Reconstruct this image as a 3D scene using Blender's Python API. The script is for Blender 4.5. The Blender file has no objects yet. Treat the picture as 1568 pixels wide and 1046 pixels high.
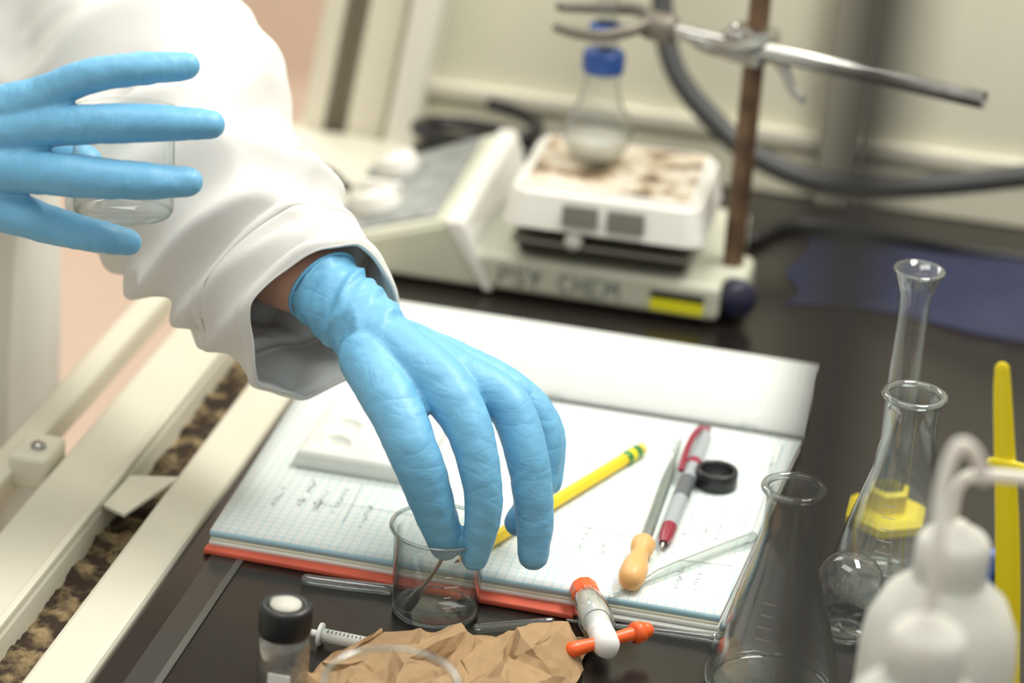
import bpy, bmesh, math, random
from mathutils import Vector, Matrix, noise
random.seed(4)
COL = bpy.context.scene.collection
V = Vector

# ------------------------------------------------------------------ materials
def newmat(name):
    m = bpy.data.materials.new(name); m.use_nodes = True
    nt = m.node_tree; nt.nodes.clear()
    out = nt.nodes.new('ShaderNodeOutputMaterial')
    return m, nt, out

def pmat(name, col, rough=.5, metal=0.0, var=0.0, vscale=30, bump=0.0, bscale=80, trans=0.0,
         sss=0.0, spec=.5, col2=None, stretch=(1,1,1), coat=0.0, bdist=.001, lo=.35, hi=.65):
    m, nt, out = newmat(name)
    b = nt.nodes.new('ShaderNodeBsdfPrincipled'); nt.links.new(b.outputs[0], out.inputs[0])
    b.inputs['Base Color'].default_value = (*col, 1); b.inputs['Roughness'].default_value = rough
    b.inputs['Metallic'].default_value = metal
    b.inputs['Transmission Weight'].default_value = trans
    b.inputs['Specular IOR Level'].default_value = spec
    b.inputs['Coat Weight'].default_value = coat
    if sss > 0:
        b.inputs['Subsurface Weight'].default_value = sss
        b.inputs['Subsurface Scale'].default_value = .01
        b.inputs['Subsurface Radius'].default_value = (.6, .8, 1)
    tc = nt.nodes.new('ShaderNodeTexCoord'); mp = nt.nodes.new('ShaderNodeMapping')
    nt.links.new(tc.outputs['Object'], mp.inputs[0]); mp.inputs['Scale'].default_value = stretch
    if var > 0 or col2:
        n = nt.nodes.new('ShaderNodeTexNoise'); n.inputs['Scale'].default_value = vscale
        n.inputs['Detail'].default_value = 6
        nt.links.new(mp.outputs[0], n.inputs['Vector'])
        r = nt.nodes.new('ShaderNodeValToRGB'); nt.links.new(n.outputs[0], r.inputs[0])
        c2 = col2 if col2 else tuple(c*(1-var) for c in col)
        r.color_ramp.elements[0].position = lo; r.color_ramp.elements[1].position = hi
        r.color_ramp.elements[0].color = (*c2, 1); r.color_ramp.elements[1].color = (*col, 1)
        nt.links.new(r.outputs[0], b.inputs['Base Color'])
    if bump > 0:
        n = nt.nodes.new('ShaderNodeTexNoise'); n.inputs['Scale'].default_value = bscale
        n.inputs['Detail'].default_value = 4
        nt.links.new(mp.outputs[0], n.inputs['Vector'])
        bp = nt.nodes.new('ShaderNodeBump'); bp.inputs['Strength'].default_value = bump
        bp.inputs['Distance'].default_value = bdist
        nt.links.new(n.outputs[0], bp.inputs['Height']); nt.links.new(bp.outputs[0], b.inputs['Normal'])
    return m

def glove_mat(name, stretch, rot=(0,0,0)):
    """thin nitrile with fine creases: ridge lines of stretched noise drive the bump"""
    m, nt, out = newmat(name); N = nt.nodes.new; Lk = nt.links.new
    b = N('ShaderNodeBsdfPrincipled'); Lk(b.outputs[0], out.inputs[0])
    b.inputs['Roughness'].default_value = .45; b.inputs['Specular IOR Level'].default_value = .42
    b.inputs['Subsurface Weight'].default_value = .04; b.inputs['Subsurface Scale'].default_value = .006
    tc = N('ShaderNodeTexCoord'); mp = N('ShaderNodeMapping'); Lk(tc.outputs['Object'], mp.inputs[0])
    mp.inputs['Scale'].default_value = stretch; mp.inputs['Rotation'].default_value = rot
    n0 = N('ShaderNodeTexNoise'); n0.inputs['Scale'].default_value = 16; n0.inputs['Detail'].default_value = 3; Lk(tc.outputs['Object'], n0.inputs['Vector'])
    r = N('ShaderNodeValToRGB'); Lk(n0.outputs[0], r.inputs[0])
    r.color_ramp.elements[0].position = .3; r.color_ramp.elements[0].color = (.145,.415,.645,1)
    r.color_ramp.elements[1].position = .7; r.color_ramp.elements[1].color = (.18,.465,.69,1)
    Lk(r.outputs[0], b.inputs['Base Color'])
    prev = None
    for sc_, amp in ((32, 1.0), (82, .40)):
        n = N('ShaderNodeTexNoise'); n.inputs['Scale'].default_value = sc_; n.inputs['Detail'].default_value = 1.5; n.inputs['Distortion'].default_value = .5
        Lk(mp.outputs[0], n.inputs['Vector'])
        s = N('ShaderNodeMath'); s.operation = 'SUBTRACT'; s.inputs[1].default_value = .5; Lk(n.outputs[0], s.inputs[0])
        a = N('ShaderNodeMath'); a.operation = 'ABSOLUTE'; Lk(s.outputs[0], a.inputs[0])
        k = N('ShaderNodeMath'); k.operation = 'MULTIPLY'; k.inputs[1].default_value = 8; k.use_clamp = True; Lk(a.outputs[0], k.inputs[0])
        p = N('ShaderNodeMath'); p.operation = 'POWER'; p.inputs[1].default_value = .65; Lk(k.outputs[0], p.inputs[0])
        q = N('ShaderNodeMath'); q.operation = 'MULTIPLY_ADD'; q.inputs[1].default_value = amp; Lk(p.outputs[0], q.inputs[0])
        if prev: Lk(prev, q.inputs[2])
        else: q.inputs[2].default_value = 0
        prev = q.outputs[0]
    bp = N('ShaderNodeBump'); bp.inputs['Strength'].default_value = .25; bp.inputs['Distance'].default_value = .0010
    Lk(prev, bp.inputs['Height']); Lk(bp.outputs[0], b.inputs['Normal'])
    return m

def thin_glass(name, tint=(.95,.965,.96), edge=(.33,.39,.37), refl=.80, base=.075, rough=0.02, p0=.45, pw_=2.4, haze=.02):
    m, nt, out = newmat(name)
    lw = nt.nodes.new('ShaderNodeLayerWeight'); lw.inputs['Blend'].default_value = .5
    r = nt.nodes.new('ShaderNodeValToRGB'); nt.links.new(lw.outputs['Facing'], r.inputs[0])
    r.color_ramp.elements[0].position = p0; r.color_ramp.elements[0].color = (*tint, 1)
    r.color_ramp.elements[1].position = 1.0; r.color_ramp.elements[1].color = (*edge, 1)
    tr = nt.nodes.new('ShaderNodeBsdfTransparent'); nt.links.new(r.outputs[0], tr.inputs[0])
    df = nt.nodes.new('ShaderNodeBsdfDiffuse'); df.inputs[0].default_value = (.85,.87,.86,1)
    m0 = nt.nodes.new('ShaderNodeMixShader'); m0.inputs[0].default_value = haze  # white diffuse share imitates whitish reflections in the glass
    nt.links.new(tr.outputs[0], m0.inputs[1]); nt.links.new(df.outputs[0], m0.inputs[2])
    gl = nt.nodes.new('ShaderNodeBsdfGlossy'); gl.inputs['Roughness'].default_value = rough
    pw = nt.nodes.new('ShaderNodeMath'); pw.operation = 'POWER'; pw.inputs[1].default_value = pw_
    nt.links.new(lw.outputs['Facing'], pw.inputs[0])
    mul = nt.nodes.new('ShaderNodeMath'); mul.operation = 'MULTIPLY_ADD'
    mul.inputs[1].default_value = refl; mul.inputs[2].default_value = base
    nt.links.new(pw.outputs[0], mul.inputs[0])
    mx = nt.nodes.new('ShaderNodeMixShader'); nt.links.new(mul.outputs[0], mx.inputs[0])
    nt.links.new(m0.outputs[0], mx.inputs[1]); nt.links.new(gl.outputs[0], mx.inputs[2])
    nt.links.new(mx.outputs[0], out.inputs[0])
    return m

def translucent(name, col, alpha=.35, rough=.4):
    m, nt, out = newmat(name)
    b = nt.nodes.new('ShaderNodeBsdfPrincipled')
    b.inputs['Base Color'].default_value = (*col, 1); b.inputs['Roughness'].default_value = rough
    b.inputs['Subsurface Weight'].default_value = .4; b.inputs['Subsurface Scale'].default_value = .01
    t = nt.nodes.new('ShaderNodeBsdfTransparent'); mx = nt.nodes.new('ShaderNodeMixShader')
    mx.inputs[0].default_value = 1-alpha
    nt.links.new(t.outputs[0], mx.inputs[1]); nt.links.new(b.outputs[0], mx.inputs[2])
    nt.links.new(mx.outputs[0], out.inputs[0]); return m

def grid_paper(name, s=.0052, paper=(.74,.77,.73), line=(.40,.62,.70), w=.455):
    m, nt, out = newmat(name)
    b = nt.nodes.new('ShaderNodeBsdfPrincipled'); nt.links.new(b.outputs[0], out.inputs[0])
    b.inputs['Roughness'].default_value = .75; b.inputs['Specular IOR Level'].default_value = .2
    tc = nt.nodes.new('ShaderNodeTexCoord'); sp = nt.nodes.new('ShaderNodeSeparateXYZ')
    nt.links.new(tc.outputs['Object'], sp.inputs[0])
    outs = []
    for i in (0, 1):
        prev = sp.outputs[i]
        for op, v in (('MULTIPLY', 1/s), ('FRACT', None), ('SUBTRACT', .5), ('ABSOLUTE', None), ('GREATER_THAN', w)):
            n = nt.nodes.new('ShaderNodeMath'); n.operation = op
            nt.links.new(prev, n.inputs[0])
            if v is not None: n.inputs[1].default_value = v
            prev = n.outputs[0]
        outs.append(prev)
    mxm = nt.nodes.new('ShaderNodeMath'); mxm.operation = 'MAXIMUM'
    nt.links.new(outs[0], mxm.inputs[0]); nt.links.new(outs[1], mxm.inputs[1])
    mix = nt.nodes.new('ShaderNodeMix'); mix.data_type = 'RGBA'
    nt.links.new(mxm.outputs[0], mix.inputs[0])
    mix.inputs[6].default_value = (*paper, 1); mix.inputs[7].default_value = (*line, 1)
    nt.links.new(mix.outputs[2], b.inputs['Base Color'])
    return m

M_gloveL = glove_mat('glove_nitrile_left', (1.0,1.0,1.9), (.35,-.5,0))
M_gloveR = glove_mat('glove_nitrile_right', (2.1,.8,.9), (0,-.2,.1))
M_coat = pmat('coat_cotton', (.72,.71,.67), .9, bump=.10, bscale=500, spec=.12)
M_skin = pmat('skin', (.66,.38,.27), .5, sss=.15, var=.1, vscale=60)
M_bench = pmat('bench_resin', (.018,.014,.012), .22, var=.35, vscale=9, bump=.05, bscale=300)
M_cream = pmat('cream_paint', (.73,.70,.57), .45, var=.06, vscale=12)
M_hoodwall = pmat('hood_wall_paint', (.72,.70,.55), .5, var=.05, vscale=4)
M_rust = pmat('rusty_grit', (.34,.25,.125), .9, col2=(.040,.024,.012), vscale=70, bump=.9, bscale=260, bdist=.003, lo=.46, hi=.66)
M_salmon = pmat('salmon_floor', (.70,.55,.43), .7, var=.05, vscale=3)
M_paper = pmat('paper', (.74,.76,.72), .75)
M_grid = grid_paper('grid_paper')
M_gridfar = grid_paper('grid_paper_far', paper=(.66,.68,.64), line=(.56,.62,.62))  # same paper, colour darkened to offset strong light on the far page
M_red = pmat('red_cover', (.74,.13,.07), .55, var=.2, vscale=30)
M_ink = pmat('ink', (.26,.32,.36), .6)
M_glass = thin_glass('clear_glass')
M_glass_soft = thin_glass('clear_glass_soft', base=.035, haze=.008, edge=(.6,.65,.63), refl=.5, pw_=4)
M_glass_thick = thin_glass('glass_rim', tint=(.82,.86,.84), edge=(.34,.41,.39), refl=.8, base=.11, p0=.3, haze=.04)
M_hp = pmat('hotplate_enamel', (.59,.60,.48), .4, var=.08, vscale=20)
M_hpw = pmat('hotplate_white', (.80,.79,.73), .3, var=.05, vscale=20)
M_black = pmat('black_plastic', (.012,.012,.013), .35)
M_hose = pmat('hose_rubber', (.05,.052,.052), .45)
M_metal = pmat('steel', (.50,.49,.46), .30, metal=1, var=.3, vscale=50)
M_rod = pmat('rusted_rod', (.19,.115,.065), .5, metal=.4, var=.5, vscale=60)
M_clamp = pmat('clamp_grey', (.20,.18,.15), .45, metal=.5, var=.2)
M_blue = pmat('blue_plastic', (.025,.09,.34), .35)
M_bluerefl = pmat('blue_reflection_mound', (.009,.013,.050), .7)  # dark blue of a reflection, put into the mound's colour
M_navyp = pmat('navy_plastic', (.010,.012,.035), .4)
M_yellow = pmat('pencil_yellow', (.85,.60,.03), .35)
M_ylw = pmat('yellow_plastic', (.90,.72,.01), .35)
M_green = pmat('ferrule_green', (.05,.25,.06), .35, metal=.3)
M_maroon = pmat('maroon_plastic', (.25,.01,.035), .3)
M_grey = pmat('grey_plastic', (.33,.36,.38), .35)
M_amber = pmat('amber_rubber', (.74,.42,.15), .45, sss=.2, var=.1)
M_whitepl = pmat('white_plastic', (.80,.80,.77), .35, sss=.1)
M_orange = pmat('orange_plastic', (.85,.12,.02), .35)
M_poly = translucent('polyethylene', (.78,.79,.72), .26)
M_kraft = pmat('kraft_paper', (.41,.27,.145), .85, var=.12, vscale=60, bump=.4, bscale=110, spec=.15)
M_cer = pmat('porcelain', (.78,.79,.74), .2)
M_label = pmat('label_paper', (.78,.80,.77), .7)
M_warn = pmat('warning_label', (.80,.76,.02), .4)
M_patch = pmat('steel_plate_patch', (.22,.21,.19), .5, metal=.3)
M_liquid = translucent('milky_liquid', (.75,.74,.66), .40)

# ------------------------------------------------------------------ helpers
def empty(name, loc=(0,0,0)):
    e = bpy.data.objects.new(name, None); e.empty_display_size = .02; e.location = loc
    COL.objects.link(e); return e

def obj(name, bm_or_me, mat, parent=None, smooth=True):
    if isinstance(bm_or_me, bmesh.types.BMesh):
        me = bpy.data.meshes.new(name)
        bmesh.ops.recalc_face_normals(bm_or_me, faces=bm_or_me.faces)
        bm_or_me.to_mesh(me); bm_or_me.free()
    else: me = bm_or_me
    for p in me.polygons: p.use_smooth = smooth
    if isinstance(mat, (list, tuple)):
        for mm in mat: me.materials.append(mm)
    else: me.materials.append(mat)
    o = bpy.data.objects.new(name, me); COL.objects.link(o)
    if parent:
        o.parent = parent; o.matrix_parent_inverse = Matrix.Translation(parent.location).inverted()
    return o

def box(name, lo, hi, mat, parent=None, bev=.001, rotz=0, pivot=None, seg=2):
    bm = bmesh.new()
    c = [(a+b)/2 for a, b in zip(lo, hi)]; s = [b-a for a, b in zip(lo, hi)]
    bmesh.ops.create_cube(bm, size=1, matrix=Matrix.Translation(c) @ Matrix.Diagonal((*s, 1)))
    if bev > 0: bmesh.ops.bevel(bm, geom=bm.edges[:], offset=bev, segments=seg, affect='EDGES', profile=.5)
    if rotz:
        pv = V(pivot) if pivot else V(c)
        bmesh.ops.rotate(bm, cent=pv, matrix=Matrix.Rotation(math.radians(rotz), 3, 'Z'), verts=bm.verts)
    o = obj(name, bm, mat, parent, smooth=False)
    return o

def frame_from(axis):
    a = V(axis).normalized(); h = V((0,0,1)) if abs(a.z) < .9 else V((1,0,0))
    x = h.cross(a).normalized(); y = a.cross(x)
    return x, y, a

def lathe(name, prof, mat, parent=None, origin=(0,0,0), axis=(0,0,1), seg=56, close=False, smooth=True):
    bm = bmesh.new(); x, y, a = frame_from(axis); O = V(origin); rings = []
    for r, z in prof:
        if r < 1e-6: rings.append([bm.verts.new(O + a*z)])
        else: rings.append([bm.verts.new(O + a*z + (x*math.cos(t)+y*math.sin(t))*r)
                            for t in [2*math.pi*i/seg for i in range(seg)]])
    pairs = list(zip(rings, rings[1:]))
    if close: pairs.append((rings[-1], rings[0]))
    for A, B in pairs:
        for i in range(seg):
            j = (i+1) % seg
            if len(A) == 1 and len(B) == 1: continue
            if len(A) == 1: bm.faces.new((A[0], B[j], B[i]))
            elif len(B) == 1: bm.faces.new((A[i], A[j], B[0]))
            else: bm.faces.new((A[i], A[j], B[j], B[i]))
    return obj(name, bm, mat, parent, smooth)

def catmull(P, n):
    P = [V(p) for p in P]; Q = [P[0]*2-P[1]] + P + [P[-1]*2-P[-2]] ; out = []
    for i in range(len(P)-1):
        a, b, c, d = Q[i:i+4]
        for k in range(n):
            t = k/n
            out.append(.5*((2*b) + (c-a)*t + (2*a-5*b+4*c-d)*t*t + (3*b-a-3*c+d)*t**3))
    out.append(P[-1]); return out

def ridge(p): return 1-2*abs(noise.noise(p))

def add_tube(bm, pts, n=6, seg=20, cap=True, flat=None, crease=0, cf=260, diag=.5, seed=0.0):
    S = catmull([V((*p[:4],)) for p in pts], n)
    C = [V(s[:3]) for s in S]; R = [s[3] for s in S]
    T = [(C[min(i+1, len(C)-1)]-C[max(i-1, 0)]).normalized() for i in range(len(C))]
    x, y, a = frame_from(T[0]); rings = []
    if cap:
        pre = [(C[0]-T[0]*R[0]*math.sin(p), R[0]*math.cos(p), T[0]) for p in (1.35, 1.0, .5)]
        post = [(C[-1]+T[-1]*R[-1]*math.sin(p), R[-1]*math.cos(p), T[-1]) for p in (.5, 1.0, 1.35)]
        if cap == 'flatstart': pre = []
    else: pre = post = []
    seq = pre + list(zip(C, R, T)) + post
    s = 0; pc = seq[0][0]
    for c, r, t in seq:
        s += (c-pc).length; pc = c
        x = (x - t*x.dot(t)).normalized(); y = t.cross(x)
        ring = []
        for i in range(seg):
            an = 2*math.pi*i/seg; d = x*math.cos(an)+y*math.sin(an)
            rr = r
            if crease:
                q = V((s*cf+diag*math.cos(an+seed), math.cos(an)*.7+seed, math.sin(an)*.7))
                rr += crease*(ridge(q)-.5)+crease*.5*(ridge(q*2.1+V((7,1,2)))-.5)
            d = d*rr
            if flat: d = d - flat[0]*d.dot(flat[0])*(1-flat[1])
            ring.append(bm.verts.new(c+d))
        rings.append(ring)
    for A, B in zip(rings, rings[1:]):
        for i in range(seg):
            j = (i+1) % seg; bm.faces.new((A[i], A[j], B[j], B[i]))
    bm.faces.new(rings[0][::-1]); bm.faces.new(rings[-1])

def tube(name, pts, mat, parent=None, n=6, seg=16, cap=True, r=None):
    bm = bmesh.new()
    if r is not None: pts = [(*p, r) for p in pts]
    add_tube(bm, pts, n, seg, cap); return obj(name, bm, mat, parent)

def mm(L): return [tuple(c/1000 for c in p) for p in L]
def circ(r, z, a, b, n=8): return [(r+a*math.cos(i*2*math.pi/n), z+b*math.sin(i*2*math.pi/n)) for i in range(n)]

# ------------------------------------------------------------------ camera
cam = bpy.data.cameras.new('camera'); cam.sensor_width = 36; cam.lens = 100
co = bpy.data.objects.new('camera', cam); COL.objects.link(co)
Rv = V((.9745,.2124,.0720)).normalized(); Fv = V((-.1671,.9017,-.3987)).normalized()
Rv = (Rv - Fv*Rv.dot(Fv)).normalized(); Uv = Rv.cross(Fv)
mw = Matrix((Rv, Uv, -Fv)).transposed().to_4x4(); mw.translation = V((.2720,-1.3047,.7400))
co.matrix_world = mw; bpy.context.scene.camera = co
cam.dof.use_dof = True; cam.dof.focus_distance = 1.48; cam.dof.aperture_fstop = 4.3
cam.clip_start = .05; cam.clip_end = 30

# ------------------------------------------------------------------ room shell
box('floor', (-4,-3,-.93), (4,4,-.90), M_salmon, bev=0)
box('wall_room', (-4,3.4,-.9), (4,3.45,2.2), M_salmon, bev=0)
box('wall_back', (-.19,.722,-.05), (1.4,.76,1.3), M_hoodwall, bev=0)
box('trim_1', (-.19,.712,.040), (1.4,.722,.052), M_cream, bev=.002)
box('trim_2', (-.19,.716,.0), (1.4,.722,.034), M_hoodwall, bev=.002)

bench = empty('lab_bench', (0,0,0))
box('bench_top', (-.147,-1.1,-.03), (1.4,.722,0), M_bench, bench, bev=.002)
box('bench_ridge_tape', (-.1165,-.5,0), (-.1125,.03,.0012), pmat('bench_tape',(.10,.10,.09),.3), bench, bev=.0004)
box('bench_ridge_tape_b', (-.131,-.5,0), (-.1165,.03,.0004), pmat('bench_tape_b',(.045,.042,.037),.25), bench, bev=0)
box('bench_cabinet', (-.10,-1.1,-.9), (1.4,.72,-.03), M_cream, bench, bev=.002)

sill = empty('hood_sill', (-.2,0,0))
box('rail_inner', (-.178,-1.1,-.03), (-.1475,.72,.003), M_cream, sill, bev=.003)
box('rail_mid', (-.248,-1.1,-.02), (-.205,.74,.002), M_cream, sill, bev=.003)
box('rail_mid_lip', (-.2095,-1.1,.002), (-.205,.74,.007), M_cream, sill, bev=.001)
box('rail_outer', (-.288,-1.1,-.018), (-.270,.74,.0), M_cream, sill, bev=.003)
bm = bmesh.new(); nx, ny = 10, 520; g = []
for j in range(ny+1):
    row = []
    for i in range(nx+1):
        x = -.205+.027*i/nx; y = -1.1+1.82*j/ny
        z = -.014+.004*noise.noise(V((x*90, y*60, 0)))+.003*noise.noise(V((x*400, y*400, 3)))
        row.append(bm.verts.new((x, y, z)))
    g.append(row)
for j in range(ny):
    for i in range(nx): bm.faces.new((g[j][i], g[j][i+1], g[j+1][i+1], g[j+1][i]))
obj('rusty_trough', bm, M_rust, sill)
bm = bmesh.new()
vs = [bm.verts.new(p) for p in ((-.203,.092,.001),(-.176,.100,.001),(-.190,.045,.001),(-.205,.052,.001))]
f = bm.faces.new(vs); r = bmesh.ops.extrude_face_region(bm, geom=[f])
for v in r['geom']:
    if isinstance(v, bmesh.types.BMVert): v.co.z += .002
obj('gusset_plate', bm, M_cream, sill, smooth=False)
box('screw_bracket', (-.274,.082,-.012), (-.250,.116,.009), M_cream, sill, bev=.003)
lathe('bracket_screw', [(0,.004),(.003,.0035),(.0045,.002),(.0045,0)], M_metal, sill, origin=(-.260,.096,.009))

jamb = empty('hood_jamb', (-.24,.72,0))
def slab(name, x0, x1, y0, y1, mat, z0=-.1, z1=.5, sl=.14, par=None):
    bm = bmesh.new(); P = []
    for z in (z0, z1):
        for (x, y) in ((x0,y0),(x1,y0),(x1,y1),(x0,y1)):
            P.append(bm.verts.new((x+z*sl, y, z)))
    for q in ((0,1,2,3),(4,5,6,7),(0,1,5,4),(1,2,6,5),(2,3,7,6),(3,0,4,7)): bm.faces.new([P[i] for i in q])
    return obj(name, bm, mat, par or jamb, smooth=False)
slab('jamb_post_a', -.278,-.262,.70,.722, M_cream)
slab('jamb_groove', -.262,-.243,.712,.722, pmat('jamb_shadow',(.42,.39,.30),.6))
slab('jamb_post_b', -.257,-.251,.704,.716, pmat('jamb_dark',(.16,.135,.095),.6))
slab('jamb_post_c', -.243,-.216,.70,.722, M_cream)
slab('jamb_post_d', -.210,-.188,.69,.722, pmat('jamb_white',(.76,.74,.66),.4))
box('bench_end_ledge', (-.30,.60,-.03), (-.149,.70,.006), M_cream, sill, bev=.004)
box('wall_post', (.122,.70,0), (.150,.721,1.2), pmat('post_paint',(.44,.42,.33),.5), bev=.004)

# ------------------------------------------------------------------ notebook
nb = empty('lab_notebook', (0,.15,.001))
def slabgrid(name, x0, x1, ys, zs, thick, mat, nx=30, xs=None, par=nb, wob=0.0):
    bm = bmesh.new(); top = []; bot = []
    for j, (y, z) in enumerate(zip(ys, zs)):
        rt = []; rb = []
        for i in range(nx+1):
            u = i/nx; xa = x0[j] if isinstance(x0, list) else x0; xb = x1[j] if isinstance(x1, list) else x1
            x = xa+(xb-xa)*u
            w = wob*noise.noise(V((x*18, y*18, 1)))
            rt.append(bm.verts.new((x, y, z+w))); rb.append(bm.verts.new((x, y, max(z-thick, .0038))))
        top.append(rt); bot.append(rb)
    ny = len(ys)-1
    for j in range(ny):
        for i in range(nx):
            bm.faces.new((top[j][i], top[j][i+1], top[j+1][i+1], top[j+1][i]))
            bm.faces.new((bot[j][i], bot[j+1][i], bot[j+1][i+1], bot[j][i+1]))
    for i in range(nx):
        bm.faces.new((top[0][i], bot[0][i], bot[0][i+1], top[0][i+1]))
        bm.faces.new((top[ny][i], top[ny][i+1], bot[ny][i+1], bot[ny][i]))
    for j in range(ny):
        bm.faces.new((top[j][0], top[j+1][0], bot[j+1][0], bot[j][0]))
        bm.faces.new((top[j][nx], bot[j][nx], bot[j+1][nx], top[j+1][nx]))
    return obj(name, bm, mat, par)
ys = [.026+ (.268-.026)*k/24 for k in range(25)]
zs = [.0125 - .004*max(0,(k-20)/4)**2 for k in range(25)]
x0 = [-.134-.006*k/24 for k in range(25)]; x1 = [.149+.016*k/24 for k in range(25)]
slabgrid('page_block_near', x0, x1, ys, zs, .004, M_grid)
slabgrid('page_block_mid', [a+.0006 for a in x0], [a-.0006 for a in x1], [y-.0003 for y in ys], [z-.0042 for z in zs], .002, pmat('page_edge_yellow',(.68,.67,.50),.7))
slabgrid('page_block_low', [a+.000 for a in x0], [a-.000 for a in x1], [y-.0008 for y in ys], [z-.0060 for z in zs], .006, M_paper)
ys = [.270,.276,.284,.294,.305,.316,.326,.333,.337]
zs = [.0085,.016,.024,.030,.034,.036,.035,.032,.027]
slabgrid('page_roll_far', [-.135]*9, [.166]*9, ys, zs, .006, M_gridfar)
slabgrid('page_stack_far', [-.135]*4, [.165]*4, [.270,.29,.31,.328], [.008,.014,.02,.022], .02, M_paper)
box('cover_red', (-.133,.018,.0004), (.075,.29,.0037), M_red, nb, bev=.001, rotz=-1.2)
box('cover_clear_sheet', (.04,.022,.0004), (.150,.29,.0032), pmat('sheet',(.55,.56,.52),.3), nb, bev=.0008)
tube('spine_shadow_line', [(-.135,.2705,.0095),(0,.2705,.0095),(.166,.2705,.0095)], pmat('spine_dark',(.16,.17,.17),.6), nb, r=.0011)  # dark tube stands in for the shadow line along the spine
for i,(x) in enumerate((-.04,.01,.13)):
    tube('binding_bump_%d'%i, [(x-.003,.2705,.0105),(x+.003,.2705,.0105)], pmat('bump_dark%d'%i,(.3,.32,.32),.4), nb, r=.0022)
bm = bmesh.new()
def stroke(pts, w=.00020, z=.0128):
    prev = None
    for k, p in enumerate(pts):
        d = V((0,1)) if k == 0 else V((p[0]-pts[k-1][0], p[1]-pts[k-1][1]))
        d = d.normalized() if d.length > 1e-9 else V((0,1)); nrm = V((-d.y, d.x))*w
        a = bm.verts.new((p[0]+nrm.x, p[1]+nrm.y, z)); b = bm.verts.new((p[0]-nrm.x, p[1]-nrm.y, z))
        if prev: bm.faces.new((prev[0], prev[1], b, a))
        prev = (a, b)
def scribble(x, y, n, d=(0,-1)):
    px, py = x, y; d = V(d); up = V((d.y, -d.x))*-1
    for k in range(n):
        if random.random() < .16: px += d.x*.004; py += d.y*.004; continue
        pts = []
        for i in range(random.randint(4, 7)):
            u = random.random()*.0024; v_ = random.random()*.0036
            pts.append((px+d.x*u+up.x*v_, py+d.y*u+up.y*v_))
        stroke(pts); px += d.x*.0031; py += d.y*.0031
for (x, y, n) in ((-.098,.105,12),(-.088,.095,9),(-.078,.10,11),(-.112,.09,8),(-.060,.085,9),(-.03,.09,8),(.00,.15,9),
                  (.030,.190,14),(.045,.205,8),(.05,.24,12),(.062,.10,9),(.074,.09,6),(.115,.135,12),(.125,.125,12),
                  (.132,.155,16),(.150,.23,14),(.155,.19,10),(.145,.16,8),(.02,.255,7),(.09,.235,10),(.12,.075,9),(.13,.07,7)):
    scribble(x, y, n)
for (x, y, n) in ((-.10,.075,7),(-.02,.062,14),(.06,.225,8),(.12,.215,9)): scribble(x, y, n, (1,0))
for (a, b) in (((-.115,.11),(-.04,.112)),((-.115,.08),(-.03,.082)),((-.07,.11),(-.068,.06)),((.155,.25),(.152,.12)),((.03,.2),(.028,.14))):
    stroke([a, b], .00025)
obj('handwriting', bm, M_ink, nb, smooth=False)
box('pasted_label_a', (.060,.100,.0127), (.092,.142,.0132), M_label, nb, bev=0, rotz=-8)
box('pasted_label_b', (.116,.082,.0127), (.146,.110,.0132), M_label, nb, bev=0, rotz=6)

# ------------------------------------------------------------------ spot plate
sp = empty('porcelain_spot_plate', (-.078,.155,.013))
bm = bmesh.new(); nx, ny = 90, 100; g = []
X0, X1, Y0, Y1 = -.112,-.040,.117,.200
for j in range(ny+1):
    row = []
    for i in range(nx+1):
        x = X0+(X1-X0)*i/nx; y = Y0+(Y1-Y0)*j/ny
        z = .0235
        for cx in (-.094,-.058):
            for cy in (.134,.1585,.183):
                d = math.hypot(x-cx, y-cy)/.0105
                if d < 1.25: z += .0009*math.exp(-((d-1)/.12)**2)
                if d < 1: z -= .0045*(1-d*d)
        e = min(x-X0, X1-x, Y1-y, y-Y0)
        if e < .003: z = min(z, .0235-.003*(1-e/.003)**2)
        row.append(bm.verts.new((x, y, z)))
    g.append(row)
for j in range(ny):
    for i in range(nx): bm.faces.new((g[j][i], g[j][i+1], g[j+1][i+1], g[j+1][i]))
bd = [e for e in bm.edges if e.is_boundary]
r = bmesh.ops.extrude_edge_only(bm, edges=bd)
for v in r['geom']:
    if isinstance(v, bmesh.types.BMVert): v.co.z = .0127
bmesh.ops.contextual_create(bm, geom=[e for e in bm.edges if e.is_boundary])
obj('plate_body', bm, M_cer, sp)

# ------------------------------------------------------------------ pencil
pc = empty('yellow_pencil', (.045,.13,.0165))
A, B = V((.003,.025+.001,.0170)), V((.0757,.206,.0168)); ax = (B-A).normalized(); L = (B-A).length
def lz(name, prof, mat, par, o, axis, seg=6, **k): return lathe(name, prof, mat, par, origin=o, axis=axis, seg=seg, **k)
lz('pencil_body', [(.0038,.018),(.0038,L-.020),(0,L-.020)], M_yellow, pc, A, ax, smooth=False)
lz('pencil_cone', [(.0009,.004),(.0038,.018)], pmat('wood',(.7,.48,.28),.7), pc, A, ax, seg=18)
lz('pencil_lead', [(0,0),(.0009,.004)], M_black, pc, A, ax, seg=12)
lz('ferrule_a', [(.0038,L-.021),(.0041,L-.020),(.0041,L-.016)], M_green, pc, A, ax, seg=20)
lz('ferrule_b', [(.0041,L-.016),(.0043,L-.014),(.0041,L-.012)], M_ylw, pc, A, ax, seg=20)
lz('ferrule_c', [(.0041,L-.012),(.0041,L-.006),(.0038,L-.006)], M_green, pc, A, ax, seg=20)
lz('eraser', [(.0038,L-.006),(.0038,L-.001),(.003,L),(0,L)], pmat('eraser',(.75,.62,.12),.7), pc, A, ax, seg=20)

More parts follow.
